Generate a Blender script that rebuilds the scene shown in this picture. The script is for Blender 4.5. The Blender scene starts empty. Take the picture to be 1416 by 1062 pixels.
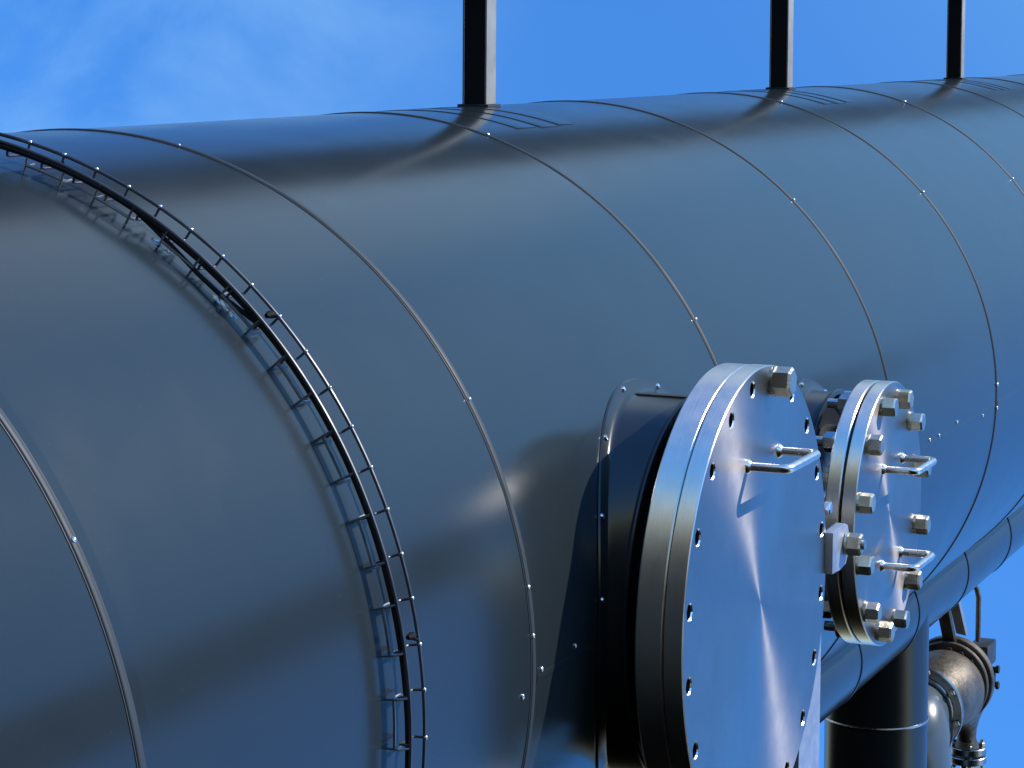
import bpy, bmesh, math, random
from mathutils import Vector, Matrix, Quaternion, noise
random.seed(7)
PI = math.pi
C = bpy.context.scene.collection
scn = bpy.context.scene

# ------------------------------------------------------------------ materials
def mat(name):
    m = bpy.data.materials.new(name); m.use_nodes = True
    nt = m.node_tree; b = nt.nodes['Principled BSDF']
    return m, nt, b
def N(nt, t, **kw):
    n = nt.nodes.new(t)
    for k, v in kw.items(): setattr(n, k, v)
    return n
def noise_tex(nt, scale, detail=3, rough=.5, vec=None, dist=0):
    n = N(nt, 'ShaderNodeTexNoise'); n.inputs['Scale'].default_value = scale
    n.inputs['Detail'].default_value = detail; n.inputs['Roughness'].default_value = rough
    n.inputs['Distortion'].default_value = dist
    if vec is not None: nt.links.new(vec, n.inputs['Vector'])
    return n
def ramp(nt, fac, stops):
    r = N(nt, 'ShaderNodeValToRGB'); e = r.color_ramp.elements
    e[0].position, e[0].color = stops[0][0], (*stops[0][1], 1)
    e[1].position, e[1].color = stops[-1][0], (*stops[-1][1], 1)
    for p, c in stops[1:-1]:
        x = e.new(p); x.color = (*c, 1)
    nt.links.new(fac, r.inputs['Fac']); return r
def objco(nt, scale=(1,1,1)):
    tc = N(nt, 'ShaderNodeTexCoord'); mp = N(nt, 'ShaderNodeMapping')
    mp.inputs['Scale'].default_value = scale
    nt.links.new(tc.outputs['Object'], mp.inputs['Vector']); return mp.outputs['Vector']
def maprange(nt, v, a, b, c, d):
    m = N(nt, 'ShaderNodeMapRange')
    for i, x in zip((1,2,3,4), (a,b,c,d)): m.inputs[i].default_value = x
    nt.links.new(v, m.inputs[0]); return m.outputs[0]
def bump(nt, b, h, strength, dist=.01, nrm=None):
    bp = N(nt, 'ShaderNodeBump'); bp.inputs['Strength'].default_value = strength
    bp.inputs['Distance'].default_value = dist; nt.links.new(h, bp.inputs['Height'])
    if nrm is not None: nt.links.new(nrm, bp.inputs['Normal'])
    nt.links.new(bp.outputs[0], b.inputs['Normal']); return bp.outputs[0]

def make_paint(name, col, rough, wav=.25, panels=False):
    m, nt, b = mat(name)
    v = objco(nt)
    n1 = noise_tex(nt, 2.1, 4, .55, v)
    c = [x*.94 for x in col]; d = [x*1.05 for x in col]
    r = ramp(nt, n1.outputs[0], [(.3, c), (.7, d)])
    # fine dust and specks with a shape of their own
    sp = noise_tex(nt, 160, 2, .6, v)
    spk = ramp(nt, sp.outputs[0], [(.765, (0,0,0)), (.80, (1,1,1))])
    mx = N(nt, 'ShaderNodeMix', data_type='RGBA'); mx.inputs['B'].default_value = (.22,.22,.21,1)
    ml = N(nt, 'ShaderNodeMath', operation='MULTIPLY'); ml.inputs[1].default_value = .35
    nt.links.new(spk.outputs[0], ml.inputs[0]); nt.links.new(ml.outputs[0], mx.inputs['Factor'])
    nt.links.new(r.outputs[0], mx.inputs['A']); nt.links.new(mx.outputs['Result'], b.inputs['Base Color'])
    n2 = noise_tex(nt, 5, 4, .5, v, .6)
    ro = maprange(nt, n2.outputs[0], .3, .7, rough*.92, rough*1.1)
    if panels:      # every cladding ring was rolled from its own sheet: slightly different sheen
        sx = N(nt, 'ShaderNodeSeparateXYZ'); nt.links.new(v, sx.inputs[0])
        a1 = N(nt, 'ShaderNodeMath', operation='MULTIPLY_ADD'); a1.inputs[1].default_value = 1/1.3498; a1.inputs[2].default_value = -4.405/1.3498+20
        nt.links.new(sx.outputs[0], a1.inputs[0]); fl = N(nt, 'ShaderNodeMath', operation='FLOOR'); nt.links.new(a1.outputs[0], fl.inputs[0])
        wn = N(nt, 'ShaderNodeTexWhiteNoise'); wn.noise_dimensions = '1D'; nt.links.new(fl.outputs[0], wn.inputs['W'])
        mu = N(nt, 'ShaderNodeMath', operation='MULTIPLY'); nt.links.new(ro, mu.inputs[0]); nt.links.new(maprange(nt, wn.outputs['Value'], 0, 1, .88, 1.14), mu.inputs[1]); ro = mu.outputs[0]
    nt.links.new(ro, b.inputs['Roughness'])
    n3 = noise_tex(nt, 1.6, 2, .4, objco(nt, (.8,1,1)))
    bump(nt, b, n3.outputs[0], wav, .02)
    b.inputs['Specular IOR Level'].default_value = .58
    return m
PAINT = make_paint('dark_grey_paint', (.022,.030,.034), .195, .14, panels=True)
PAINT_B = make_paint('dark_grey_paint_seam', (.024,.032,.036), .58, .05)
PAINT_L = make_paint('paler_grey_cladding', (.10,.13,.155), .24, .1)
PAINT_N = make_paint('dark_olive_grey_cladding', (.022,.025,.025), .22, .2)

def metal(name, col, rough, aniso=0, rot=0, radial=None, bumps=None, spot=.12, met=1, rv=.2):
    m, nt, b = mat(name)
    v = objco(nt)
    n1 = noise_tex(nt, 9, 5, .6, v)
    r = ramp(nt, n1.outputs[0], [(.3, [x*(1-spot) for x in col]), (.7, [min(1,x*(1+spot)) for x in col])])
    nt.links.new(r.outputs[0], b.inputs['Base Color'])
    b.inputs['Metallic'].default_value = met
    n2 = noise_tex(nt, 30, 4, .6, v)
    nt.links.new(maprange(nt, n2.outputs[0], .3, .7, rough*(1-rv), rough*(1+rv)), b.inputs['Roughness'])
    if aniso:
        b.inputs['Anisotropic'].default_value = aniso; b.inputs['Anisotropic Rotation'].default_value = rot
        t = N(nt, 'ShaderNodeTangent'); t.direction_type = 'RADIAL'; t.axis = radial
        nt.links.new(t.outputs[0], b.inputs['Tangent'])
    if bumps:
        n3 = noise_tex(nt, bumps[0], 3, .6, objco(nt, bumps[2]) if len(bumps) > 2 else v)
        bump(nt, b, n3.outputs[0], bumps[1], .004)
    return m
# turned face: fine concentric tool marks, so the highlight runs out along a radius
STEEL_FACE = metal('turned_steel_face', (.44,.405,.385), .33, .86, 0.25, 'Y', None, .06, rv=.05)
STEEL_RIM = metal('turned_steel_rim', (.82,.77,.69), .34, .72, 0.25, 'Y', (70, .15, (.1,6,.1)), .04, rv=.08)
STEEL_ROD = metal('bright_steel_rod', (.86,.83,.79), .27, spot=.05)
BOLT = metal('zinc_bolt', (.62,.58,.47), .34, bumps=(60,.3), spot=.2)
STUD = metal('stud_steel', (.5,.5,.5), .3, bumps=(80,.3))
WIRE = metal('blackened_wire', (.115,.12,.13), .40, spot=.25, met=.8)
BRACK = metal('sunlit_galvanised_bracket', (.36,.37,.38), .38, spot=.2)  # galvanised tone, lighter than the wires to paint in sunlit edges
RIVET = metal('bright_rivet', (.85,.86,.88), .22)
CAST = metal('weathered_cast_steel', (.17,.145,.115), .5, bumps=(45,.55), spot=.35, met=.85)
CAST_D = metal('dark_cast_steel', (.10,.09,.08), .42, bumps=(40,.5), spot=.3, met=.7)
FLG = metal('machined_valve_flange', (.42,.40,.37), .3, bumps=(50,.3), spot=.2)
LUG = metal('matt_grey_steel_plate', (.50,.52,.56), .5, bumps=(40,.2), spot=.08, met=.75)
def plain(name, col, rough, spec=.5):
    m, nt, b = mat(name); v = objco(nt); n = noise_tex(nt, 12, 4, .6, v)
    r = ramp(nt, n.outputs[0], [(.3, [x*.8 for x in col]), (.7, [x*1.2 for x in col])])
    nt.links.new(r.outputs[0], b.inputs['Base Color']); b.inputs['Roughness'].default_value = rough
    b.inputs['Specular IOR Level'].default_value = spec
    return m
CABLE = plain('black_cable_sheath', (.007,.007,.008), .6, .25)
POSTW = plain('post_web_shade', (.014,.016,.019), .5, .3)  # near-black stands for the shade inside the post's channel
POSTF = plain('post_flange_sunlit', (.38,.37,.33), .5)  # same steel as the web, colour lightened for its sunlit face
DECK = plain('walkway_paint', (.13,.14,.15), .6)
GASKET = plain('black_gasket', (.008,.008,.008), .7, .2)
BORE = plain('black_bore_shade', (.02,.017,.016), .4, .4)  # hole walls blackened to paint the shade inside them
FOIL = metal('crumpled_foil', (.8,.8,.78), .2, bumps=(90,.8))

# ------------------------------------------------------------------ geometry helpers
def link(name, bm, m, parent=None, smooth=True, sharp=35):
    me = bpy.data.meshes.new(name)
    bmesh.ops.recalc_face_normals(bm, faces=bm.faces[:])
    if smooth:
        for f in bm.faces: f.smooth = True
        for e in bm.edges:
            if len(e.link_faces) == 2 and e.calc_face_angle(0) > math.radians(sharp): e.smooth = False
    bm.to_mesh(me); bm.free()
    for x in (m if isinstance(m, (list, tuple)) else [m]): me.materials.append(x)
    o = bpy.data.objects.new(name, me); C.objects.link(o)
    if parent is not None: o.parent = parent
    return o
def tag(o, label=None, cat=None, group=None, kind=None):
    if label: o['label'] = label
    if cat: o['category'] = cat
    if group: o['group'] = group
    if kind: o['kind'] = kind
    return o
def empty(name, loc=(0,0,0)):
    o = bpy.data.objects.new(name, None); o.location = loc; C.objects.link(o); o.empty_display_size = .1; return o
def basis(axis):
    a = Vector(axis).normalized()
    h = Vector((0,0,1)) if abs(a.z) < .9 else Vector((1,0,0))
    u = h.cross(a).normalized(); return u, a.cross(u), a
def lathe(bm, prof, origin=(0,0,0), axis=(0,0,1), seg=96, a0=0, a1=2*PI, closed=False):
    """prof: list of (radius, height)."""
    u, w, a = basis(axis); o = Vector(origin); full = abs(a1-a0-2*PI) < 1e-6
    n = seg if full else seg+1; rings = []
    for r, h in prof:
        if r < 1e-7: rings.append([bm.verts.new(o+a*h)]); continue
        rings.append([bm.verts.new(o+a*h+(u*math.cos(a0+(a1-a0)*i/seg)+w*math.sin(a0+(a1-a0)*i/seg))*r) for i in range(n)])
    k = len(rings)
    for j in range(k if closed else k-1):
        A, B = rings[j], rings[(j+1) % k]
        for i in range(seg if not full else n):
            i2 = (i+1) % n
            if not full and i == seg: break
            q = []
            if len(A) == 1: q = [A[0], B[i], B[i2]]
            elif len(B) == 1: q = [A[i], B[0], A[i2]]
            else: q = [A[i], B[i], B[i2], A[i2]]
            try: bm.faces.new(q)
            except ValueError: pass
def tube(bm, pts, r, seg=10, cap=True):
    pts = [Vector(p) for p in pts]; n = len(pts); rr = r if isinstance(r, (list, tuple)) else [r]*n
    t0 = (pts[1]-pts[0]).normalized(); u, w, _ = basis(t0); rings = []
    for i, p in enumerate(pts):
        t = (pts[min(i+1, n-1)]-pts[max(i-1, 0)]).normalized()
        q = t0.rotation_difference(t); u = q @ u; w = q @ w; t0 = t
        rings.append([bm.verts.new(p+(u*math.cos(2*PI*k/seg)+w*math.sin(2*PI*k/seg))*rr[i]) for k in range(seg)])
    for A, B in zip(rings, rings[1:]):
        for k in range(seg): bm.faces.new([A[k], A[(k+1) % seg], B[(k+1) % seg], B[k]])
    if cap: bm.faces.new(rings[0][::-1]); bm.faces.new(rings[-1])
def box(bm, lo, hi, bev=0):
    vs = [bm.verts.new((x,y,z)) for x in (lo[0],hi[0]) for y in (lo[1],hi[1]) for z in (lo[2],hi[2])]
    fs = [bm.faces.new([vs[i] for i in f]) for f in ((0,1,3,2),(4,6,7,5),(0,4,5,1),(2,3,7,6),(0,2,6,4),(1,5,7,3))]
    if bev:
        es = list({e for f in fs for e in f.edges})
        bmesh.ops.bevel(bm, geom=es, offset=bev, segments=2, profile=.6, affect='EDGES')
def prism(bm, poly, vec, bev=0):
    a = [bm.verts.new(p) for p in poly]; b = [bm.verts.new(Vector(p)+Vector(vec)) for p in poly]; n = len(poly)
    fs = [bm.faces.new(a), bm.faces.new(b[::-1])]+[bm.faces.new([a[i], b[i], b[(i+1) % n], a[(i+1) % n]]) for i in range(n)]
    if bev:
        bmesh.ops.bevel(bm, geom=list({e for f in fs for e in f.edges}), offset=bev, segments=2, profile=.6, affect='EDGES')
def on(x, deg, r):        # a point round the vessel's axis; 90 = top, 180 = the side the camera sees
    t = math.radians(deg); return Vector((x, r*math.cos(t), r*math.sin(t)))
def arc(x, a0, a1, r, step=.6):
    n = max(2, int(abs(a1-a0)/step)+1); return [on(x, a0+(a1-a0)*i/(n-1), r) for i in range(n)]
def hexbolt(bm, c, axis, af, h, rot=0, washer=None, dome=True):
    """hexagonal head or nut with chamfered corners, sitting on c along axis"""
    u, w, a = basis(axis); c = Vector(c); R = af/math.sqrt(3)
    rings = []
    for rad, hh in ((R,0),(R,h*.86)):
        rings.append([bm.verts.new(c+a*hh+(u*math.cos(rot+PI/3*k)+w*math.sin(rot+PI/3*k))*rad) for k in range(6)])
    top = [bm.verts.new(c+a*h+(u*math.cos(rot+PI/3*k)+w*math.sin(rot+PI/3*k))*R*.86) for k in range(6)]
    rings.append(top)
    for A, B in zip(rings, rings[1:]):
        for k in range(6): bm.faces.new([A[k], A[(k+1)%6], B[(k+1)%6], B[k]])
    bm.faces.new(top); bm.faces.new(rings[0][::-1])
    if washer:
        lathe(bm, [(0,0),(washer,0),(washer,-.006),(0,-.006)], c, axis, 24)

# ------------------------------------------------------------------ the vessel
vessel = tag(empty('storage_vessel', (0,0,-1)),
    'huge dark blue-grey painted horizontal cylindrical vessel with ring seams, filling the picture', 'vessel')
V = vessel
def vchild(name, bm, m, **k):
    o = link(name, bm, m, V, **k); o.matrix_parent_inverse = Matrix.Translation((0,0,1)); return o
bm = bmesh.new()
X0, X1 = -2.9, 34.0
prof = [(0, X0-.28)]
for i in range(1, 9): prof.append((math.sin(PI/2*i/8)*1.0, X0-.28*math.cos(PI/2*i/8)))
nx = 60
for i in range(1, nx+1): prof.append((1.0, X0+(X1-X0)*i/nx))
for i in range(7, -1, -1): prof.append((math.sin(PI/2*i/8)*1.0, X1+.28*math.cos(PI/2*i/8)))
lathe(bm, prof, (0,0,0), (1,0,0), 360)
vchild('shell', bm, PAINT)

SE = [3.018-1.387*2, 3.018-1.387, 3.018, 4.405] + [4.405+1.3498*k for k in range(1, 21)]
for i, x in enumerate(SE):
    bm = bmesh.new()
    w = .65 if i < 4 else .52
    bead = [(-.019,.998),(-.0185,1.0012),(-.016,1.0016),(-.0145,.9985),(-.0125,.9985),(-.0115,1.0014),(-.008,1.0026),(-.002,1.0033),(.004,1.0030),(.009,1.0020),(.0125,1.0010),(.016,1.0012),(.017,.998)]
    lathe(bm, [(r, x+h*w) for h, r in bead], (0,0,0), (1,0,0), 300, closed=True)
    vchild('seam_bead', bm, PAINT_B, sharp=50)
# longitudinal laps between the ring seams
def lap(x0, x1, deg, wid=.5):
    bm = bmesh.new(); n = 14; rows = []
    for d, r in ((-wid,1.0003),(-wid*.9,1.0008),(wid*.3,1.0008),(wid,1.0003),(wid,.998),(-wid,.998)):
        rows.append([bm.verts.new(on(x0+(x1-x0)*i/n, deg+d, r)) for i in range(n+1)])
    for A, B in zip(rows, rows[1:]+rows[:1]):
        for i in range(n): bm.faces.new([A[i], A[i+1], B[i+1], B[i]])
    vchild('lap_joint', bm, PAINT)
lap(4.424, 4.79, 181.2); lap(SE[5]+.02, SE[6]-.02, 181.5); lap(SE[6]+.02, SE[7]-.02, 181.5)
rv = [(3.018,150.8),(4.405,149.6),(4.402,170.9),(4.402,176.2),(5.757,108.1),(5.757,148.5),(7.106,133.5),(8.455,103.7),(8.455,137.4),(8.455,177.6),(8.455,182.1),
      (9.805,109.1),(9.805,139.0),(4.402,103.5),(4.619,180.0),(4.445,180.4),(4.353,182.2),(7.641,180.8),(7.521,180.6),(7.879,180.3),(8.249,182.0)]
for x, d in rv:
    bm = bmesh.new(); big = d not in (177.6,182.1,182.2) and x < 8.5
    rr = .0052 if x < 5 else .0060 if x < 8 else .007
    if (x, d) in ((4.353,182.2),(7.641,180.8),(7.521,180.6),(7.879,180.3),(8.249,182.0)): rr = .006
    seam = any(abs(x-s) < .02 for s in SE)
    c = on(x, d, 1.0030 if seam else 1.001); a = on(0, d, 1)
    lathe(bm, [(0,rr*.75),(rr*.55,rr*.6),(rr*.9,rr*.25),(rr,-.004),(0,-.004)], c, a, 12)
    vchild('rivet', bm, RIVET)
# reinforcing saddle pads, each a run of overlapping raised strips under a post
for px in (6.39, 9.205, 12.035):
    bm = bmesh.new()
    for (a, b, d0, d1) in ((-.385,-.255,79,106.6),(-.235,-.115,77,106.9),(-.095,.02,76,106.5)):
        n = 40
        secs = ((a,1.0005),(a+.002,1.0018),(a+.008,1.0020),(b-.004,1.0008),(b,1.0005),(b,.998),(a,.998))
        rings = [[bm.verts.new(on(px+h, d0+(d1-d0)*i/n, r)) for h, r in secs] for i in range(n+1)]
        for A, B in zip(rings, rings[1:]):
            for k in range(len(secs)): bm.faces.new([A[k], A[(k+1)%len(secs)], B[(k+1)%len(secs)], B[k]])
        bm.faces.new(rings[0]); bm.faces.new(rings[-1][::-1])
    vchild('saddle_pad', bm, PAINT, sharp=25)

# ------------------------------------------------------------------ posts and the walkway they carry
DKH = 1.60
for i in range(3):
    px = (6.385, 9.20, 12.03)[i]
    t = empty('steel_post', (px,0,1.0))
    def pc(name, bm, m):
        o = link(name, bm, m, t); o.matrix_parent_inverse = Matrix.Translation((-px,0,-1.0)); return o
    yw, fl = .036, .0055
    bm = bmesh.new(); box(bm, (px+.030,-yw+fl,1.008),(px+.036,yw-fl,DKH)); pc('web', bm, POSTW)
    for s in (-1, 1):
        bm = bmesh.new(); lo, hi = sorted((s*yw, s*(yw-fl))); box(bm, (px-.002,lo,1.008),(px+.062,hi,DKH), .001); pc('post_flange', bm, [POSTF])
    bm = bmesh.new(); box(bm, (px+.0,-yw+fl,1.0075),(px+.0275,yw-fl,DKH)); pc('channel_shade', bm, POSTW)  # solid dark filling stands in for shade in the open channel
    bm = bmesh.new(); box(bm, (px-.014,-.046,.995),(px+.074,.046,1.0075), .002); pc('base_plate', bm, PAINT_B)
    lab = ['thick dark upright steel post nearest the camera, rising at the top centre of the photo',
           'middle dark upright steel post standing on the vessel crown, between two others',
           'farthest and thinnest dark upright steel post, at the top right of the photo'][i]
    tag(t, lab, 'post', 'upright posts on top of the vessel')
wk = tag(empty('overhead_walkway', (8,0.1,DKH)), 'long dark walkway on the posts, mirrored as a dark band along the vessel', 'walkway')
def wc(name, bm, m):
    o = link(name, bm, m, wk); o.matrix_parent_inverse = Matrix.Translation((-8,-.1,-DKH)); return o
WY0, WY1 = -.05, .42
bm = bmesh.new(); box(bm, (2.2,WY0+.01,DKH+.06),(33,WY1-.01,DKH+.085)); wc('deck', bm, DECK)
for y in (WY0, WY1-.05):
    bm = bmesh.new(); box(bm, (2.2,y,DKH),(33,y+.05,DKH+.11), .003); wc('edge_beam', bm, DECK)

PARM = plain('parallel_pipe_paint', (.09,.11,.13), .6)
bm = bmesh.new(); lathe(bm, [(0,3),(.55,3)]+[(.55,3+k) for k in range(1,17)]+[(0,19)], (0,-5.3,.62), (1,0,0), 64)
tag(link('parallel_pipe', bm, PARM), 'long dark parallel pipe right of the view, mirrored as a lower dark band', 'pipe')

# ------------------------------------------------------------------ wire cable tray round the vessel
def _t(d): return max(-1.05, min(1.05, (d-140)/40))
def x_out(d): t = _t(d); return 3.8504+.0113*t-.0270*t*t
def x_main(d): t = _t(d); return 3.7906+.0165*t-.0268*t*t
def x_bar(d): t = _t(d); return 3.7890+.0130*t-.0340*t*t
RW, RF, RB = 1.038, 1.0165, 1.0140
tray = tag(empty('cable_tray', (3.82,-1.03,0)), 'thin dark wire basket cable tray curving round the vessel, lower left', 'cable tray')
def tc_(name, bm, m, p=None, **k):
    o = link(name, bm, m, tray, **k); o.matrix_parent_inverse = Matrix.Translation((-3.82,1.03,0)); return o
def arcx(xf, a0, a1, r, step=.6, dx=0):
    n = max(2, int(abs(a1-a0)/step)+1); return [on(xf(a0+(a1-a0)*k/(n-1))+dx, a0+(a1-a0)*k/(n-1), r) for k in range(n)]
nodes = [105.3-4.0*k for k in range(4, 0, -1)] + [105.3,109.2,112.9,116.7,120.5,124.4,128.5,132.5,136.6,140.8,144.9,149.1,153.3,157.5,161.8,166,170.3,174.5,178.9,183.2,187.5,191.8,196.1,200.4]
A0, A1 = nodes[0]-2, nodes[-1]+2
bm = bmesh.new(); tube(bm, arcx(x_out, A0, A1, RW), .0034, 8); tc_('outer_wire', bm, WIRE)
bm = bmesh.new(); tube(bm, arcx(x_main, A0, A1, RW), .0034, 8); tc_('main_wire', bm, WIRE)
for d in nodes:
    xo, xm = x_out(d), x_main(d)
    bm = bmesh.new()
    pts = [on(xo, d, RW+.001), on(xo, d, RF+.006), on(xo-.002, d, RF+.0015), on(xo-.008, d, RF), on(xm+.008, d, RF), on(xm+.002, d, RF+.0015), on(xm, d, RF+.006), on(xm, d, RW+.001)]
    tube(bm, pts, .0025, 7); tc_('cross_wire', bm, WIRE)
    bm = bmesh.new(); bmesh.ops.create_icosphere(bm, subdivisions=2, radius=.0041, matrix=Matrix.Translation(on(xo, d, RW+.0015))); tc_('weld_point', bm, RIVET)
bars = [(99.4,103.4),(107.7,111.8),(115.7,119.8),(123.9,128.1),(132.0,136.4),(140.6,144.9),(148.9,153.3),(157.4,162.0),(166.0,170.5),(174.6,179.2),(183.2,187.6),(191.8,196.2)]
for a, b in bars:
    bm = bmesh.new()
    tube(bm, arcx(x_bar, a, b, RB), .0030, 8)
    for d, s_ in ((a,-1),(b,1)):
        x = x_bar(d)
        tube(bm, [on(x, d, 1.001), on(x, d, RB), on(x-.002, d, RB+.008), on(x_main(d), d, RW-.001)], .0024, 7)
        tube(bm, [on(x, d, RB), on(x+.014, d+.1*s_, RB-.003), on(x+.028, d+.1*s_, RB-.001)], .0028, 7)
    tc_('standoff_bracket', bm, BRACK)
for d, dx, r in ((110.1,.018,1.030),(136.1,.045,1.035),(169.3,.040,1.034)):
    bm = bmesh.new(); x = x_main(d)+dx; c = on(x, d, r); rad = on(0, d, 1); tan = on(0, d+90, 1)
    tube(bm, [c-Vector((.014,0,0)), c-Vector((.004,0,0))+rad*.002, c+Vector((.010,0,0))], [.0045,.0075,.0050], 6)
    tube(bm, [c+tan*.003, c+rad*.008+tan*.010+Vector((.006,0,0))], [.0045,.002], 5)
    tc_('cable_clip', bm, GASKET, smooth=False)

def cable(dxf, rfun, rad, a0, a1, label):
    n = int((a1-a0)/.8); pts = []
    for i in range(n+1):
        d = a0+(a1-a0)*i/n; pts.append(on(x_main(d)+dxf(d), d, rfun(d)))
    bm = bmesh.new(); tube(bm, pts, rad, 9)
    o = link('power_cable', bm, CABLE); tag(o, label, 'cable', 'black cables lying in the wire tray'); return o
cable(lambda d: .000+.002*math.sin(d*.11)+.004*max(0,min(1,(d-125)/20)), lambda d: 1.0305+.0008*math.sin(d*.17+1), .0050, A0, A1, 'thickest black cable running the whole length of the curved wire tray')
cable(lambda d: .008+.002*math.sin(d*.09+2), lambda d: 1.0340+.0008*math.sin(d*.13), .0036, 118, A1, 'thinner black cable beside the thickest one in the curved wire tray')
# sagging loop of cable and a crumpled foil tag under the tray
bm = bmesh.new()
tube(bm, [on(x_main(d)+dx, d, rr) for d, dx, rr in ((120,.004,1.029),(122,.003,1.024),(125,.002,1.017),(129,.000,1.011),(132,.001,1.012),(134.5,.004,1.019),(137,.006,1.028))], .0045, 8)
tag(link('cable_loop', bm, CABLE), 'slack loop of black cable sagging out of the tray towards the paint', 'cable')
def foil(cx, d0, ln, wd, label):
    bm = bmesh.new(); rows = []
    for i in range(9):
        row = []
        for j in range(4):
            d = d0+ln*i/8+random.uniform(-.12,.12); x = cx+wd*(j/3-.5)+random.uniform(-.0015,.0015)+.004*math.sin(i)
            row.append(bm.verts.new(on(x, d, 1.008+random.uniform(-.003,.005))))
        rows.append(row)
    for A, B in zip(rows, rows[1:]):
        for j in range(3): bm.faces.new([A[j], A[j+1], B[j+1], B[j]])
    r = bmesh.ops.solidify(bm, geom=bm.faces[:], thickness=.0008)
    tag(link('foil_strip', bm, FOIL, smooth=False), label, 'foil')
foil(3.772, 131.5, 3.4, .012, 'crumpled silvery strip under the cable tray, the lower and larger one')
foil(3.772, 123.0, 2.4, .010, 'crumpled silvery strip under the cable tray, the upper smaller one')

# ------------------------------------------------------------------ flanged manways
def holed_disc(bm, cx, y0, y1, r_in, r_mid, r_out, r_bc, hr, nh, off, rings_in, bev=.003):
    """disc (or ring) in the x-z plane between y0 (front, more negative) and y1, pierced by nh holes on r_bc; centre (cx, *, 0)"""
    def P(r, a, y): return (cx+r*math.cos(a), y, r*math.sin(a))
    da = 2*PI/nh; K = 6
    for y, front in ((y0,1),(y1,0)):
        ro = r_out-bev
        inner_pts = nh*K
        for h in range(nh):
            a0 = off-da/2+h*da; ac = off+h*da
            bd = [(r_mid, a0+da*k/K) for k in range(K)] + [(r_mid+(ro-r_mid)*k/3, a0+da) for k in range(3)] + \
                 [(ro, a0+da-da*k/K) for k in range(K)] + [(ro-(ro-r_mid)*k/3, a0) for k in range(3)]
            hc = Vector((r_bc*math.cos(ac), r_bc*math.sin(ac)))
            B = []; H = []
            for r, a in bd:
                p = Vector((r*math.cos(a), r*math.sin(a))); d = (p-hc).normalized()
                B.append(bm.verts.new((cx+p.x, y, p.y))); q = hc+d*hr
                H.append(bm.verts.new((cx+q.x, y, q.y)))
            n = len(B)
            for i in range(n): bm.faces.new([B[i], B[(i+1)%n], H[(i+1)%n], H[i]])
            if front:
                H2 = []
                for v in H: H2.append(bm.verts.new((v.co.x, y1, v.co.z)))
                Hc = [bm.verts.new((cx+hc.x+(v.co.x-cx-hc.x)*1.0, y0, hc.y+(v.co.z-hc.y)*1.0)) for v in H]
                for k, v in enumerate(H):      # small chamfer: the face edge steps out, the bore starts 2.5 mm down
                    Hc[k].co = Vector((cx+hc.x+(v.co.x-cx-hc.x)*.86, y0+.0028, hc.y+(v.co.z-hc.y)*.86))
                    H2[k].co = Vector((Hc[k].co.x, y1, Hc[k].co.z))
                for i in range(n): bm.faces.new([H[i], H[(i+1)%n], Hc[(i+1)%n], Hc[i]])
                H = Hc
                for i in range(n): bm.faces.new([H[i], H[(i+1)%n], H2[(i+1)%n], H2[i]])
        # inner zone
        rs = rings_in
        prev = [bm.verts.new(P(r_mid, off-da/2+2*PI*k/inner_pts, y)) for k in range(inner_pts)]
        for r in rs:
            if r <= 0:
                c = bm.verts.new((cx, y, 0))
                for k in range(inner_pts): bm.faces.new([prev[k], prev[(k+1)%inner_pts], c])
            else:
                cur = [bm.verts.new(P(r, off-da/2+2*PI*k/inner_pts, y)) for k in range(inner_pts)]
                for k in range(inner_pts): bm.faces.new([prev[k], prev[(k+1)%inner_pts], cur[(k+1)%inner_pts], cur[k]])
                prev = cur
    m = nh*K; rr = []
    for r, y in ((r_out-bev,y0),(r_out,y0+bev),(r_out,y1-bev),(r_out-bev,y1)):
        rr.append([bm.verts.new(P(r, off-da/2+2*PI*k/m, y)) for k in range(m)])
    for A, B in zip(rr, rr[1:]):
        for k in range(m): bm.faces.new([A[k], A[(k+1)%m], B[(k+1)%m], B[k]])
    if r_in > 0:
        A = [bm.verts.new(P(r_in, off-da/2+2*PI*k/m, y0)) for k in range(m)]; B = [bm.verts.new(P(r_in, off-da/2+2*PI*k/m, y1)) for k in range(m)]
        for k in range(m): bm.faces.new([A[k], A[(k+1)%m], B[(k+1)%m], B[k]])
    bmesh.ops.remove_doubles(bm, verts=bm.verts[:], dist=1e-5)

def handle_mesh(x0, x1, z, y, L, r):
    bm = bmesh.new(); c = .020; pts = [(x0,y+.002,z),(x0,y-L+c,z)]
    for k in range(1, 6): a = PI/2*k/6; pts.append((x0+c*(1-math.cos(a)), y-L+c-c*math.sin(a), z))
    pts.append((x0+c,y-L,z)); pts.append((x1-c,y-L,z))
    for k in range(1, 6): a = PI/2*k/6; pts.append((x1-c+c*math.sin(a), y-L+c-c*math.cos(a), z))
    pts += [(x1,y-L+c,z),(x1,y+.002,z)]
    tube(bm, pts, r, 16)
    for x in (x0, x1): lathe(bm, [(0,.009),(r*1.02,.009),(r*1.5,.004),(r*1.75,-.001),(0,-.001)], (x,y,z), (0,-1,0), 20)
    return bm

def assign_face_mat(o, y0, idx=1):
    for p in o.data.polygons:
        if abs(p.normal.y) > .95 and abs(p.center.y-y0) < 1e-4: p.material_index = idx; p.use_smooth = False
        elif len(o.data.materials) > 2:
            c = p.center; rr = math.hypot(c.x-LC, c.z)
            if rr < LR-.01: p.material_index = 2 if abs(p.normal.y) < .3 else 3; p.use_smooth = False  # walls get the shade colour, chamfers a bright metal for the sunlit crescent
def shift_origin(o, c):   # keep the disc's own centre as its origin (turned pattern is centred on it)
    o.data.transform(Matrix.Translation(-Vector(c))); o.location = c

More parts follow.
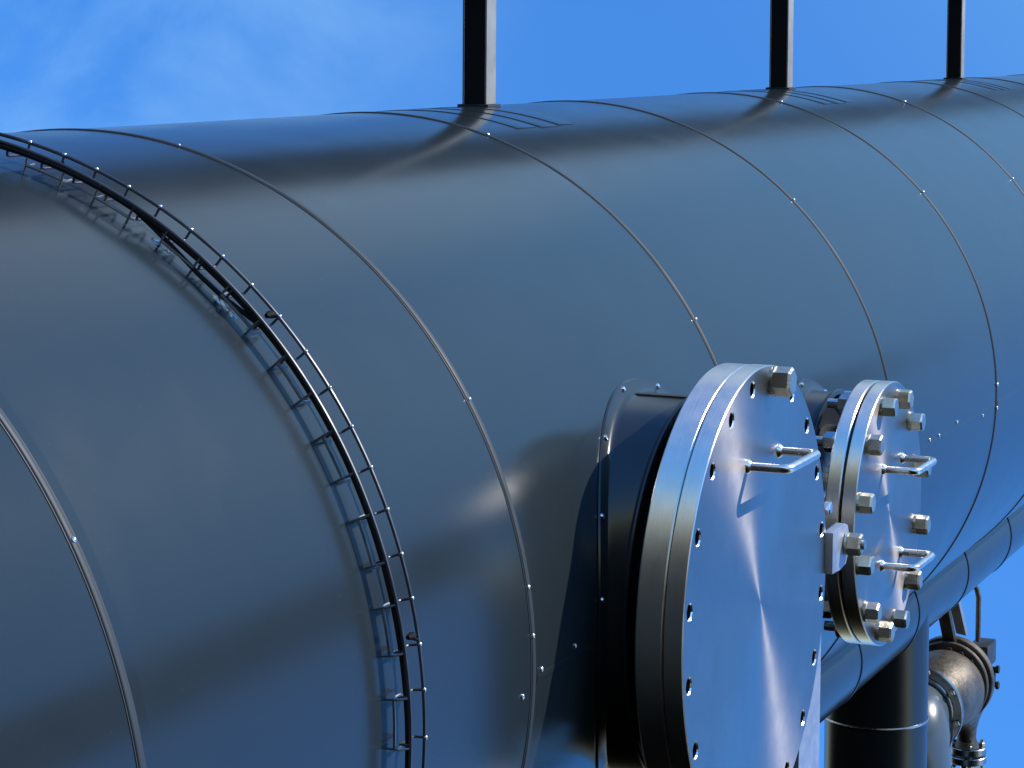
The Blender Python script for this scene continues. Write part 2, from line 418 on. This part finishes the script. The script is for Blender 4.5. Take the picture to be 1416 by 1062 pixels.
def neck(tree, cx, r, yend, fl_y, r_in, tilt=0):
    """insulated nozzle neck with rolled collar on the shell, open end cap recess and inner pipe"""
    n = 120; bm = bmesh.new(); rings = []
    def base_y(x, z, rr=1.0): return -math.sqrt(max(0, rr*rr-z*z))
    prof = [(r+.030,0.0012,0),(r+.028,.0045,0),(r+.010,.0050,0),(r+.002,.010,0),(r,.018,0)]
    for rr, lift, _ in prof:
        rings.append([bm.verts.new((cx+rr*math.cos(2*PI*k/n), base_y(0, rr*math.sin(2*PI*k/n))-lift, rr*math.sin(2*PI*k/n))) for k in range(n)])
    for rr, y in ((r,yend+.012),(r+.006,yend+.010),(r+.008,yend+.004),(r+.006,yend),(r-.004,yend-.001),(r-.008,yend+.004),(r-.010,yend+.03)):
        rings.append([bm.verts.new((cx+rr*math.cos(2*PI*k/n), y, rr*math.sin(2*PI*k/n))) for k in range(n)])
    for A, B in zip(rings, rings[1:]):
        for k in range(n): bm.faces.new([A[k], A[(k+1)%n], B[(k+1)%n], B[k]])
    tree('neck_cladding', bm, PAINT_N)
    bm = bmesh.new(); lathe(bm, [(r-.011,0),(r_in,0)], (cx,yend+.03,0), (0,-1,0), 96); tree('insulation_end', bm, GASKET)
    bm = bmesh.new(); lathe(bm, [(r_in,0),(r_in,abs(fl_y-(yend+.05)))], (cx,yend+.05,0), (0,-1,0), 96); tree('nozzle_pipe', bm, GASKET if r > .35 else STUD)

def thing_adder(t, loc):
    def f(name, bm, m, parent=None, **k):
        o = link(name, bm, m, t, **k); o.matrix_parent_inverse = Matrix.Translation(-Vector(loc)); return o
    return f
# large one
LC, LR, LY = 5.145, .5023, -1.2151
loc = (LC,-1.0,0); big = tag(empty('manway', loc), 'large round manway with one mirror-bright brushed steel cover, empty bolt holes and a single bolt', 'manway')
ad = thing_adder(big, loc)
neck(ad, 5.195, .420, -1.050, -1.115, .36)
bm = bmesh.new(); holed_disc(bm, LC, LY, LY+.040, 0, .435, LR, .4685, .0185, 20, math.radians(9), [.40,.3,.2,.1,.03,0], .002)
lid = ad('blind_cover', bm, [STEEL_RIM, STEEL_FACE, BORE, RIVET], sharp=30); assign_face_mat(lid, LY)
bm = bmesh.new(); holed_disc(bm, LC, LY+.0425, LY+.100, .34, .435, LR-.001, .4685, .0185, 20, math.radians(9), [.34], .003)
ad('neck_flange', bm, STEEL_RIM, sharp=30)
bm = bmesh.new(); lathe(bm, [(.30,0),(LR-.006,0),(LR-.006,.004),(.30,.004)], (LC,LY+.0435,0), (0,-1,0), 120, closed=True); 
ad('gasket', bm, GASKET) if False else bm.free()
bm = handle_mesh(5.045, 5.265, .3055, LY, .088, .0098); ad('lifting_handle', bm, STEEL_ROD)
bm = bmesh.new(); a = math.radians(81); c = (LC+.4685*math.cos(a), LY-.006, .4685*math.sin(a)); hexbolt(bm, c, (0,-1,0), .056, .038, .3, washer=.033)
ad('bolt', bm, BOLT, sharp=20)
# hinge plate hugging the rim, clamp lug and its bolt
bm = bmesh.new(); poly = []
for k in range(0, 13):
    a = math.radians(-6-40*k/12); poly.append((LC+.5045*math.cos(a), LY+.012, .5045*math.sin(a)))
poly += [(5.49,LY+.012,-.44),(5.49,LY+.012,-.95),(5.652,LY+.012,-.95),(5.660,LY+.012,-.07)]
prism(bm, poly[::-1], (0,.018,0)); ad('hinge_plate', bm, LUG)
bm = bmesh.new()
poly = [(5.634,-1.235,-.034),(5.634,-1.235,.062),(5.74,-1.235,.066),(5.762,-1.235,.058),(5.770,-1.235,.040),(5.770,-1.235,0),(5.75,-1.235,-.030),(5.70,-1.235,-.036)]
prism(bm, poly, (0,.024,0), .002); ad('clamp_lug', bm, LUG)
bm = bmesh.new(); hexbolt(bm, (5.742,-1.243,.018), (0,-1,0), .046, .032, .2, washer=.027); tube(bm, [(5.742,-1.27,.018),(5.742,-1.282,.018)], .011, 12)
ad('clamp_bolt', bm, BOLT, sharp=20)
bm = bmesh.new(); hexbolt(bm, (5.655,-1.208,.115), (0,-1,0), .026, .016, .1); ad('pin_nut', bm, RIVET, sharp=20)

def collar_rivets(ad, cx, r, degs):
    for d in degs:
        a = math.radians(d); x = cx+(r+.019)*math.cos(a); z = (r+.019)*math.sin(a); y = -math.sqrt(1-z*z)
        bm = bmesh.new(); nn = Vector((0,y,z)); lathe(bm, [(0,.006),(.005,.005),(.0075,.001),(.0075,-.006),(0,-.006)], (x,y-.0035*abs(y),z+.0035*z), nn, 12); ad('rivet', bm, RIVET)
collar_rivets(ad, 5.195, .420, (150,125,98,72,172))
# neck lap at the top of the cladding
bm = bmesh.new(); lathe(bm, [(.4222,-.93),(.4222,-1.052),(.420,-1.052),(.420,-.93)], (0,0,0), (0,1,0), 3, a0=0, a1=.03); bm.free()
bm = bmesh.new(); box(bm, (5.175,-1.040,.4188),(5.199,-.905,.4232), .0012); ad('cladding_lap', bm, PAINT_B)

# small one
SC, SR, SY = 6.254, .3321, -1.2064
loc = (SC,-1.0,0); sm = tag(empty('manway', loc), 'smaller bolted round cover with two bar handles, behind the large bright one', 'manway')
ad2 = thing_adder(sm, loc)
neck(ad2, 6.335, .285, -1.045, -1.132, .20)
def disc(y0, y1, ri, ro, bev, seg=120):
    bm = bmesh.new()
    if ri == 0: pr = [(0,y0),(.1,y0),(.2,y0),(ro-bev,y0),(ro,y0+bev),(ro,y1-bev),(ro-bev,y1),(0,y1)]
    else: pr = [(ri,y0),(ro-bev,y0),(ro,y0+bev),(ro,y1-bev),(ro-bev,y1),(ri,y1)]
    lathe(bm, [(r, y) for r, y in pr], (SC,0,0), (0,1,0), seg, closed=ri > 0); return bm
o = ad2('blind_cover', disc(SY, SY+.034, 0, SR, .002), [STEEL_RIM, STEEL_FACE], sharp=30); assign_face_mat(o, SY)
ad2('gasket', disc(SY+.0345, SY+.0405, 0, .272, .001), GASKET)
ad2('neck_flange', disc(SY+.041, SY+.077, .19, SR, .003), STEEL_RIM, sharp=30)
for k in range(12):
    a = math.radians(15+30*k+(0)); x = SC-.012+.292*math.cos(a); z = .292*math.sin(a)
    bm = bmesh.new(); hexbolt(bm, (x,SY-.006,z), (0,-1,0), .044, .031, random.uniform(0,1), washer=.026); ad2('bolt', bm, BOLT, sharp=20)
    bm = bmesh.new(); hexbolt(bm, (x,SY+.083,z), (0,1,0), .044, .026, random.uniform(0,1), washer=.025)
    tube(bm, [(x,SY+.10,z),(x,SY+.138,z)], .0125, 12); ad2('stud_nut', bm, STUD, sharp=20)
for z in (.122, -.121):
    bm = handle_mesh(6.185, 6.372, z, SY, .086, .0094); ad2('lifting_handle', bm, STEEL_ROD)
collar_rivets(ad2, 6.335, .285, (150,120,95,60))

# ------------------------------------------------------------------ lower pipe with its branch
PR, PZ = .225, -1.262
loc = (10,0,PZ); lp = tag(empty('insulated_pipe', loc), 'dark blue-grey pipe running under the vessel, with a thick branch dropping from it', 'pipe')
ap = thing_adder(lp, loc)
bm = bmesh.new(); lathe(bm, [(0,-2.5),(PR,-2.5)]+[(PR,-2.5+k*1.0) for k in range(1, 36)]+[(0,32.5)], (0,0,PZ), (1,0,0), 160); ap('pipe_shell', bm, PAINT)
for x in [10.62+.93*k for k in range(-12, 22)]:
    bm = bmesh.new(); lathe(bm, [(PR-.002,x-.010),(PR+.003,x-.009),(PR+.005,x),(PR+.003,x+.009),(PR-.002,x+.010)], (0,0,PZ), (1,0,0), 96, closed=True); ap('pipe_seam', bm, PAINT_N)
BX, BR = 10.775, .2235
bm = bmesh.new(); n = 96; top = []; bot = []
for k in range(n):
    a = 2*PI*k/n; x = BX+BR*math.cos(a); y = BR*math.sin(a); top.append(bm.verts.new((x,y,PZ-math.sqrt(max(0,PR*PR-y*y))+.004))); bot.append(bm.verts.new((x,y,-2.075)))
for k in range(n): bm.faces.new([top[k], top[(k+1)%n], bot[(k+1)%n], bot[k]])
bm.faces.new(bot); ap('branch', bm, PAINT_N)
for z in (-1.765,):
    bm = bmesh.new(); lathe(bm, [(BR-.002,-.006),(BR+.003,-.005),(BR+.005,0),(BR+.003,.005),(BR-.002,.006)], (BX,0,z), (0,0,1), 96, closed=True); ap('branch_ring', bm, STUD)
bm = bmesh.new(); lathe(bm, [(BR-.01,.012),(BR+.012,.010),(BR+.030,0),(BR+.034,-.02),(BR+.034,-.75),(0,-.75)], (BX-.01,0,-2.06), (0,0,1), 96); ap('branch_foot', bm, PAINT)

# ------------------------------------------------------------------ elbow and angle valve behind it
EX, ER = 11.36, .198
loc = (EX,0,-2.0); el = tag(empty('pipe_elbow', loc), 'dark clad pipe elbow turning down beside the thick branch, bolted to the valve', 'pipe elbow')
ae = thing_adder(el, loc)
pts = [(11.535,0,-1.935),(11.49,0,-1.938),(11.44,0,-1.955),(11.40,0,-1.985),(11.372,0,-2.03),(11.36,0,-2.09),(11.358,0,-2.3),(11.355,0,-3.0)]
bm = bmesh.new(); tube(bm, pts, [.150,.158,.172,.186,.196,.198,.198,.198], 64); ae('elbow_cladding', bm, PAINT_L)
for p, ax, r in (((11.385,0,-2.005),(.55,0,-.83),.196),((11.358,0,-2.14),(0,0,1),.199)):
    bm = bmesh.new(); lathe(bm, [(r-.006,-.006),(r+.003,-.004),(r+.004,.004),(r-.006,.006)], p, ax, 64, closed=True); ae('cladding_seam', bm, PAINT_N)
loc = (11.6,0,-1.93); vv = tag(empty('angle_valve', loc), 'brownish weathered cast valve hanging under the pipe at the lower right', 'valve')
av = thing_adder(vv, loc)
VZ = -1.930
def vdisc(x, r, th, ri=0, z=VZ, m=FLG, name='flange'):
    bm = bmesh.new(); lathe(bm, [(ri,0),(r-.004,0),(r,.004),(r,th-.004),(r-.004,th),(ri,th)] if ri else [(0,0),(r-.004,0),(r,.004),(r,th-.004),(r-.004,th),(0,th)], (x,0,z), (1,0,0), 80, closed=bool(ri)); return av(name, bm, m)
vdisc(11.535, .166, .010, name='raised_face')
vdisc(11.548, .207, .034, name='inlet_flange')
for k in range(8):
    a = math.radians(22.5+45*k-10); y, z = .186*math.cos(a), VZ+.186*math.sin(a)
    bm = bmesh.new(); hexbolt(bm, (11.548,y,z), (-1,0,0), .030, .018, k, washer=.018); tube(bm, [(11.535,y,z),(11.515,y,z)], .009, 8); av('flange_bolt', bm, BOLT, sharp=20)
bm = bmesh.new()
tube(bm, [(11.58,0,VZ),(11.62,0,VZ),(11.72,0,VZ-.0),(11.85,0,VZ-.005),(12.0,0,VZ-.010),(12.13,0,VZ-.03),(12.28,0,VZ-.09),(12.40,0,VZ-.17),(12.49,0,VZ-.25),(12.55,0,VZ-.33),(12.575,0,VZ-.39),(12.58,0,VZ-.43)],
     [.125,.118,.135,.172,.192,.188,.165,.125,.085,.055,.046,.060], 56); av('valve_body', bm, CAST)
vdisc(12.11, .200, .030, name='bonnet_flange', m=CAST)
vdisc(12.145, .186, .018, name='gasket_gap', m=GASKET)
vdisc(12.168, .212, .055, name='bonnet_plate', m=CAST)
for k in range(7):
    a = math.radians(95+20*k); y, z = .165*math.cos(a), VZ+.165*math.sin(a)
    bm = bmesh.new(); hexbolt(bm, (12.109,y,z), (-1,0,0), .028, .018, k); av('bonnet_bolt', bm, CAST_D, sharp=20)
# outlet flange pair and pipe
for z0, th, r, nm in ((-2.405,.036,.090,'outlet_flange'),(-2.452,.036,.092,'outlet_flange')):
    bm = bmesh.new(); lathe(bm, [(0,0),(r-.003,0),(r,.003),(r,th-.003),(r-.003,th),(0,th)], (12.61,0,z0), (0,0,1), 48); av(nm, bm, FLG)
for k in range(4):
    a = math.radians(20+90*k); bm = bmesh.new(); x, y = 12.61+.068*math.cos(a), .068*math.sin(a)
    hexbolt(bm, (x,y,-2.369), (0,0,1), .030, .020, k); tube(bm, [(x,y,-2.48),(x,y,-2.335)], .009, 8); hexbolt(bm, (x,y,-2.452), (0,0,-1), .030, .02, k); av('outlet_bolt', bm, BOLT, sharp=20)
bm = bmesh.new(); tube(bm, [(12.60,0,-2.45),(12.60,0,-3.2)], .036, 24); av('outlet_pipe', bm, STEEL_ROD)
# actuator housing behind the bonnet
bm = bmesh.new()
lathe(bm, [(0,0),(.12,0),(.13,.02),(.125,.16),(.11,.20),(.06,.22),(0,.22)], (12.22,-.03,VZ+.02), (1,0,0), 12); av('actuator_housing', bm, CAST_D, sharp=20)
bm = bmesh.new(); box(bm, (12.36,-.145,VZ+.02),(12.56,-.045,VZ+.135), .012); av('actuator_box', bm, CAST_D)
for z in (VZ+.015, VZ-.065):
    bm = bmesh.new(); tube(bm, [(12.42,-.12,z),(12.42,-.185,z)], .012, 10); hexbolt(bm, (12.42,-.175,z), (0,-1,0), .036, .016, 0); av('actuator_stud', bm, CAST_D, sharp=20)
bm = bmesh.new(); tube(bm, [(12.42,-.165,VZ+.02),(12.42,-.165,VZ-.07)], .008, 8); av('tie_rod', bm, CAST_D)
# hanger straps that hold the valve under the pipe
loc = (12.2,0,-1.6); hg = tag(empty('pipe_hanger', loc), 'flat steel bracket straps between the lower pipe and the top of the valve', 'bracket'); ah = thing_adder(hg, loc)
def strap(p, q, w, th, m):
    p, q = Vector(p), Vector(q); d = (q-p).normalized(); s = Vector((.39,.92,0)); s = (s-d*s.dot(d)).normalized(); t = d.cross(s)
    bm = bmesh.new(); prism(bm, [p-s*w/2-t*th/2, p+s*w/2-t*th/2, p+s*w/2+t*th/2, p-s*w/2+t*th/2], q-p, .002); return bm
ah('strap', strap((12.02,0.02,-1.46),(12.17,-.0,-1.742), .070, .02, CAST), CAST)
ah('strap', strap((12.22,0.02,-1.44),(12.34,-.02,-1.735), .060, .02, CAST), LUG)
bm = bmesh.new(); tube(bm, [(12.36,-.02,-1.42),(12.40,-.075,-1.52),(12.40,-.085,-1.56),(12.40,-.085,-1.78)], .013, 10); ah('bent_rod', bm, CAST)
bm = bmesh.new(); hexbolt(bm, (11.80,-.02,PZ-PR), (0,0,-1), .05, .03, 0); ah('hanger_bolt', bm, CAST_D, sharp=20)

# ------------------------------------------------------------------ sky, sun, camera
w = bpy.data.worlds.new("World"); scn.world = w; w.use_nodes = True; nt = w.node_tree
bg = nt.nodes['Background']
fwd = Vector((.919,.3886,0)).normalized(); TILT = math.radians(52)
U = Vector((.74,-.18,.65)).normalized()      # true up: the whole plant is photographed from well below, camera rolled
Rm = U.rotation_difference(Vector((0,0,1))).to_matrix()
SUN = Vector((.50,-.62,.60)).normalized(); sl = Rm @ SUN
tc = N(nt, 'ShaderNodeTexCoord'); mp = N(nt, 'ShaderNodeMapping'); mp.inputs['Rotation'].default_value = Rm.to_euler('XYZ')
nt.links.new(tc.outputs['Generated'], mp.inputs['Vector'])
sky = N(nt, 'ShaderNodeTexSky'); sky.sky_type = 'NISHITA'; sky.sun_disc = False
sky.sun_elevation = math.asin(sl.z); sky.sun_rotation = math.atan2(sl.x, sl.y)
sky.ozone_density = 3.0; sky.air_density = 1.0; sky.dust_density = .2
nt.links.new(mp.outputs[0], sky.inputs[0])
def dirmask(d, a, b):
    vm = N(nt, 'ShaderNodeVectorMath', operation='DOT_PRODUCT'); nrm = N(nt, 'ShaderNodeVectorMath', operation='NORMALIZE')
    nt.links.new(tc.outputs['Generated'], nrm.inputs[0]); nt.links.new(nrm.outputs[0], vm.inputs[0]); vm.inputs[1].default_value = Vector(d).normalized()
    m = N(nt, 'ShaderNodeMapRange', interpolation_type='SMOOTHSTEP'); m.inputs[1].default_value = math.cos(math.radians(a)); m.inputs[2].default_value = math.cos(math.radians(b))
    nt.links.new(vm.outputs['Value'], m.inputs[0]); return m.outputs[0]
def cloud_or_haze(mask, scale, lo, hi, amt, prev, stretch=(1,1,1), col=(2.3,4.6,7.8)):
    m2 = N(nt, 'ShaderNodeMapping'); m2.inputs['Scale'].default_value = stretch; nt.links.new(tc.outputs['Generated'], m2.inputs['Vector'])
    n = noise_tex(nt, scale, 6, .55, m2.outputs[0], .5); r = maprange(nt, n.outputs[0], lo, hi, 0, 1)
    a = N(nt, 'ShaderNodeMath', operation='MULTIPLY'); nt.links.new(r, a.inputs[0]); nt.links.new(mask, a.inputs[1])
    b = N(nt, 'ShaderNodeMath', operation='MULTIPLY', use_clamp=True); nt.links.new(a.outputs[0], b.inputs[0]); b.inputs[1].default_value = amt
    mx = N(nt, 'ShaderNodeMix', data_type='RGBA'); nt.links.new(b.outputs[0], mx.inputs['Factor']); nt.links.new(prev, mx.inputs['A']); mx.inputs['B'].default_value = (*col, 1)
    return mx.outputs['Result']
tint = N(nt, 'ShaderNodeMix', data_type='RGBA', blend_type='MULTIPLY'); tint.inputs['Factor'].default_value = 1; tint.inputs['B'].default_value = (.58,1.38,2.15,1)
nt.links.new(sky.outputs[0], tint.inputs['A'])
# the sky pales to neutral haze towards the true horizon
hd = N(nt, 'ShaderNodeVectorMath', operation='DOT_PRODUCT'); hn = N(nt, 'ShaderNodeVectorMath', operation='NORMALIZE')
nt.links.new(tc.outputs['Generated'], hn.inputs[0]); nt.links.new(hn.outputs[0], hd.inputs[0]); hd.inputs[1].default_value = U
nt.links.new(maprange(nt, hd.outputs['Value'], .0, .38, .05, 1), tint.inputs['Factor'])
col = tint.outputs['Result']
col = cloud_or_haze(dirmask((.84,.60,.05), 14, 2), 7, .36, .70, .85, col, (1,1,1.6))
col = cloud_or_haze(dirmask((.84,.16,.54), 17, 3), 3, .2, .6, .9, col, (1,1,.6), (6.0,6.8,7.6))
col = cloud_or_haze(dirmask((.90,-.14,.36), 36, 6), 1.6, .02, .62, .50, col, (1,1,1), (2.7,5.9,8.9))  # haze added out of view to brighten the vessel's reflections
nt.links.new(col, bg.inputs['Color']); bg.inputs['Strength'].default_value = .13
s = bpy.data.lights.new('sun', 'SUN'); s.energy = 4.2; s.angle = math.radians(.53); s.color = (1,.955,.88)
so = bpy.data.objects.new('sun', s); C.objects.link(so); so.rotation_euler = SUN.to_track_quat('Z','Y').to_euler()

cd = bpy.data.cameras.new('camera'); cam = bpy.data.objects.new('camera', cd); C.objects.link(cam); scn.camera = cam
Rc = Matrix(((0.3898489158935817,0.05829341695477449,-0.9190319365050705),(-0.9208559318451662,0.03171568930454253,-0.38861094662434537),(0.006494271414252815,0.9977955665317699,0.06604416588275873)))
cam.matrix_world = Matrix.Translation((0,-2.8129,1.1966)) @ Rc.to_4x4()
cd.sensor_width = 36; cd.sensor_fit = 'HORIZONTAL'; cd.lens = 36*3538.24/1416
cd.shift_x = -(708.16-708)/1416; cd.shift_y = (282.58-531)/1416
cd.clip_start = .05; cd.clip_end = 500
scn.view_settings.view_transform = 'Standard'; scn.view_settings.look = 'None'; scn.view_settings.gamma = 1; scn.view_settings.exposure = 0
scn.view_settings.use_curve_mapping = False
scn.render.engine = 'CYCLES'
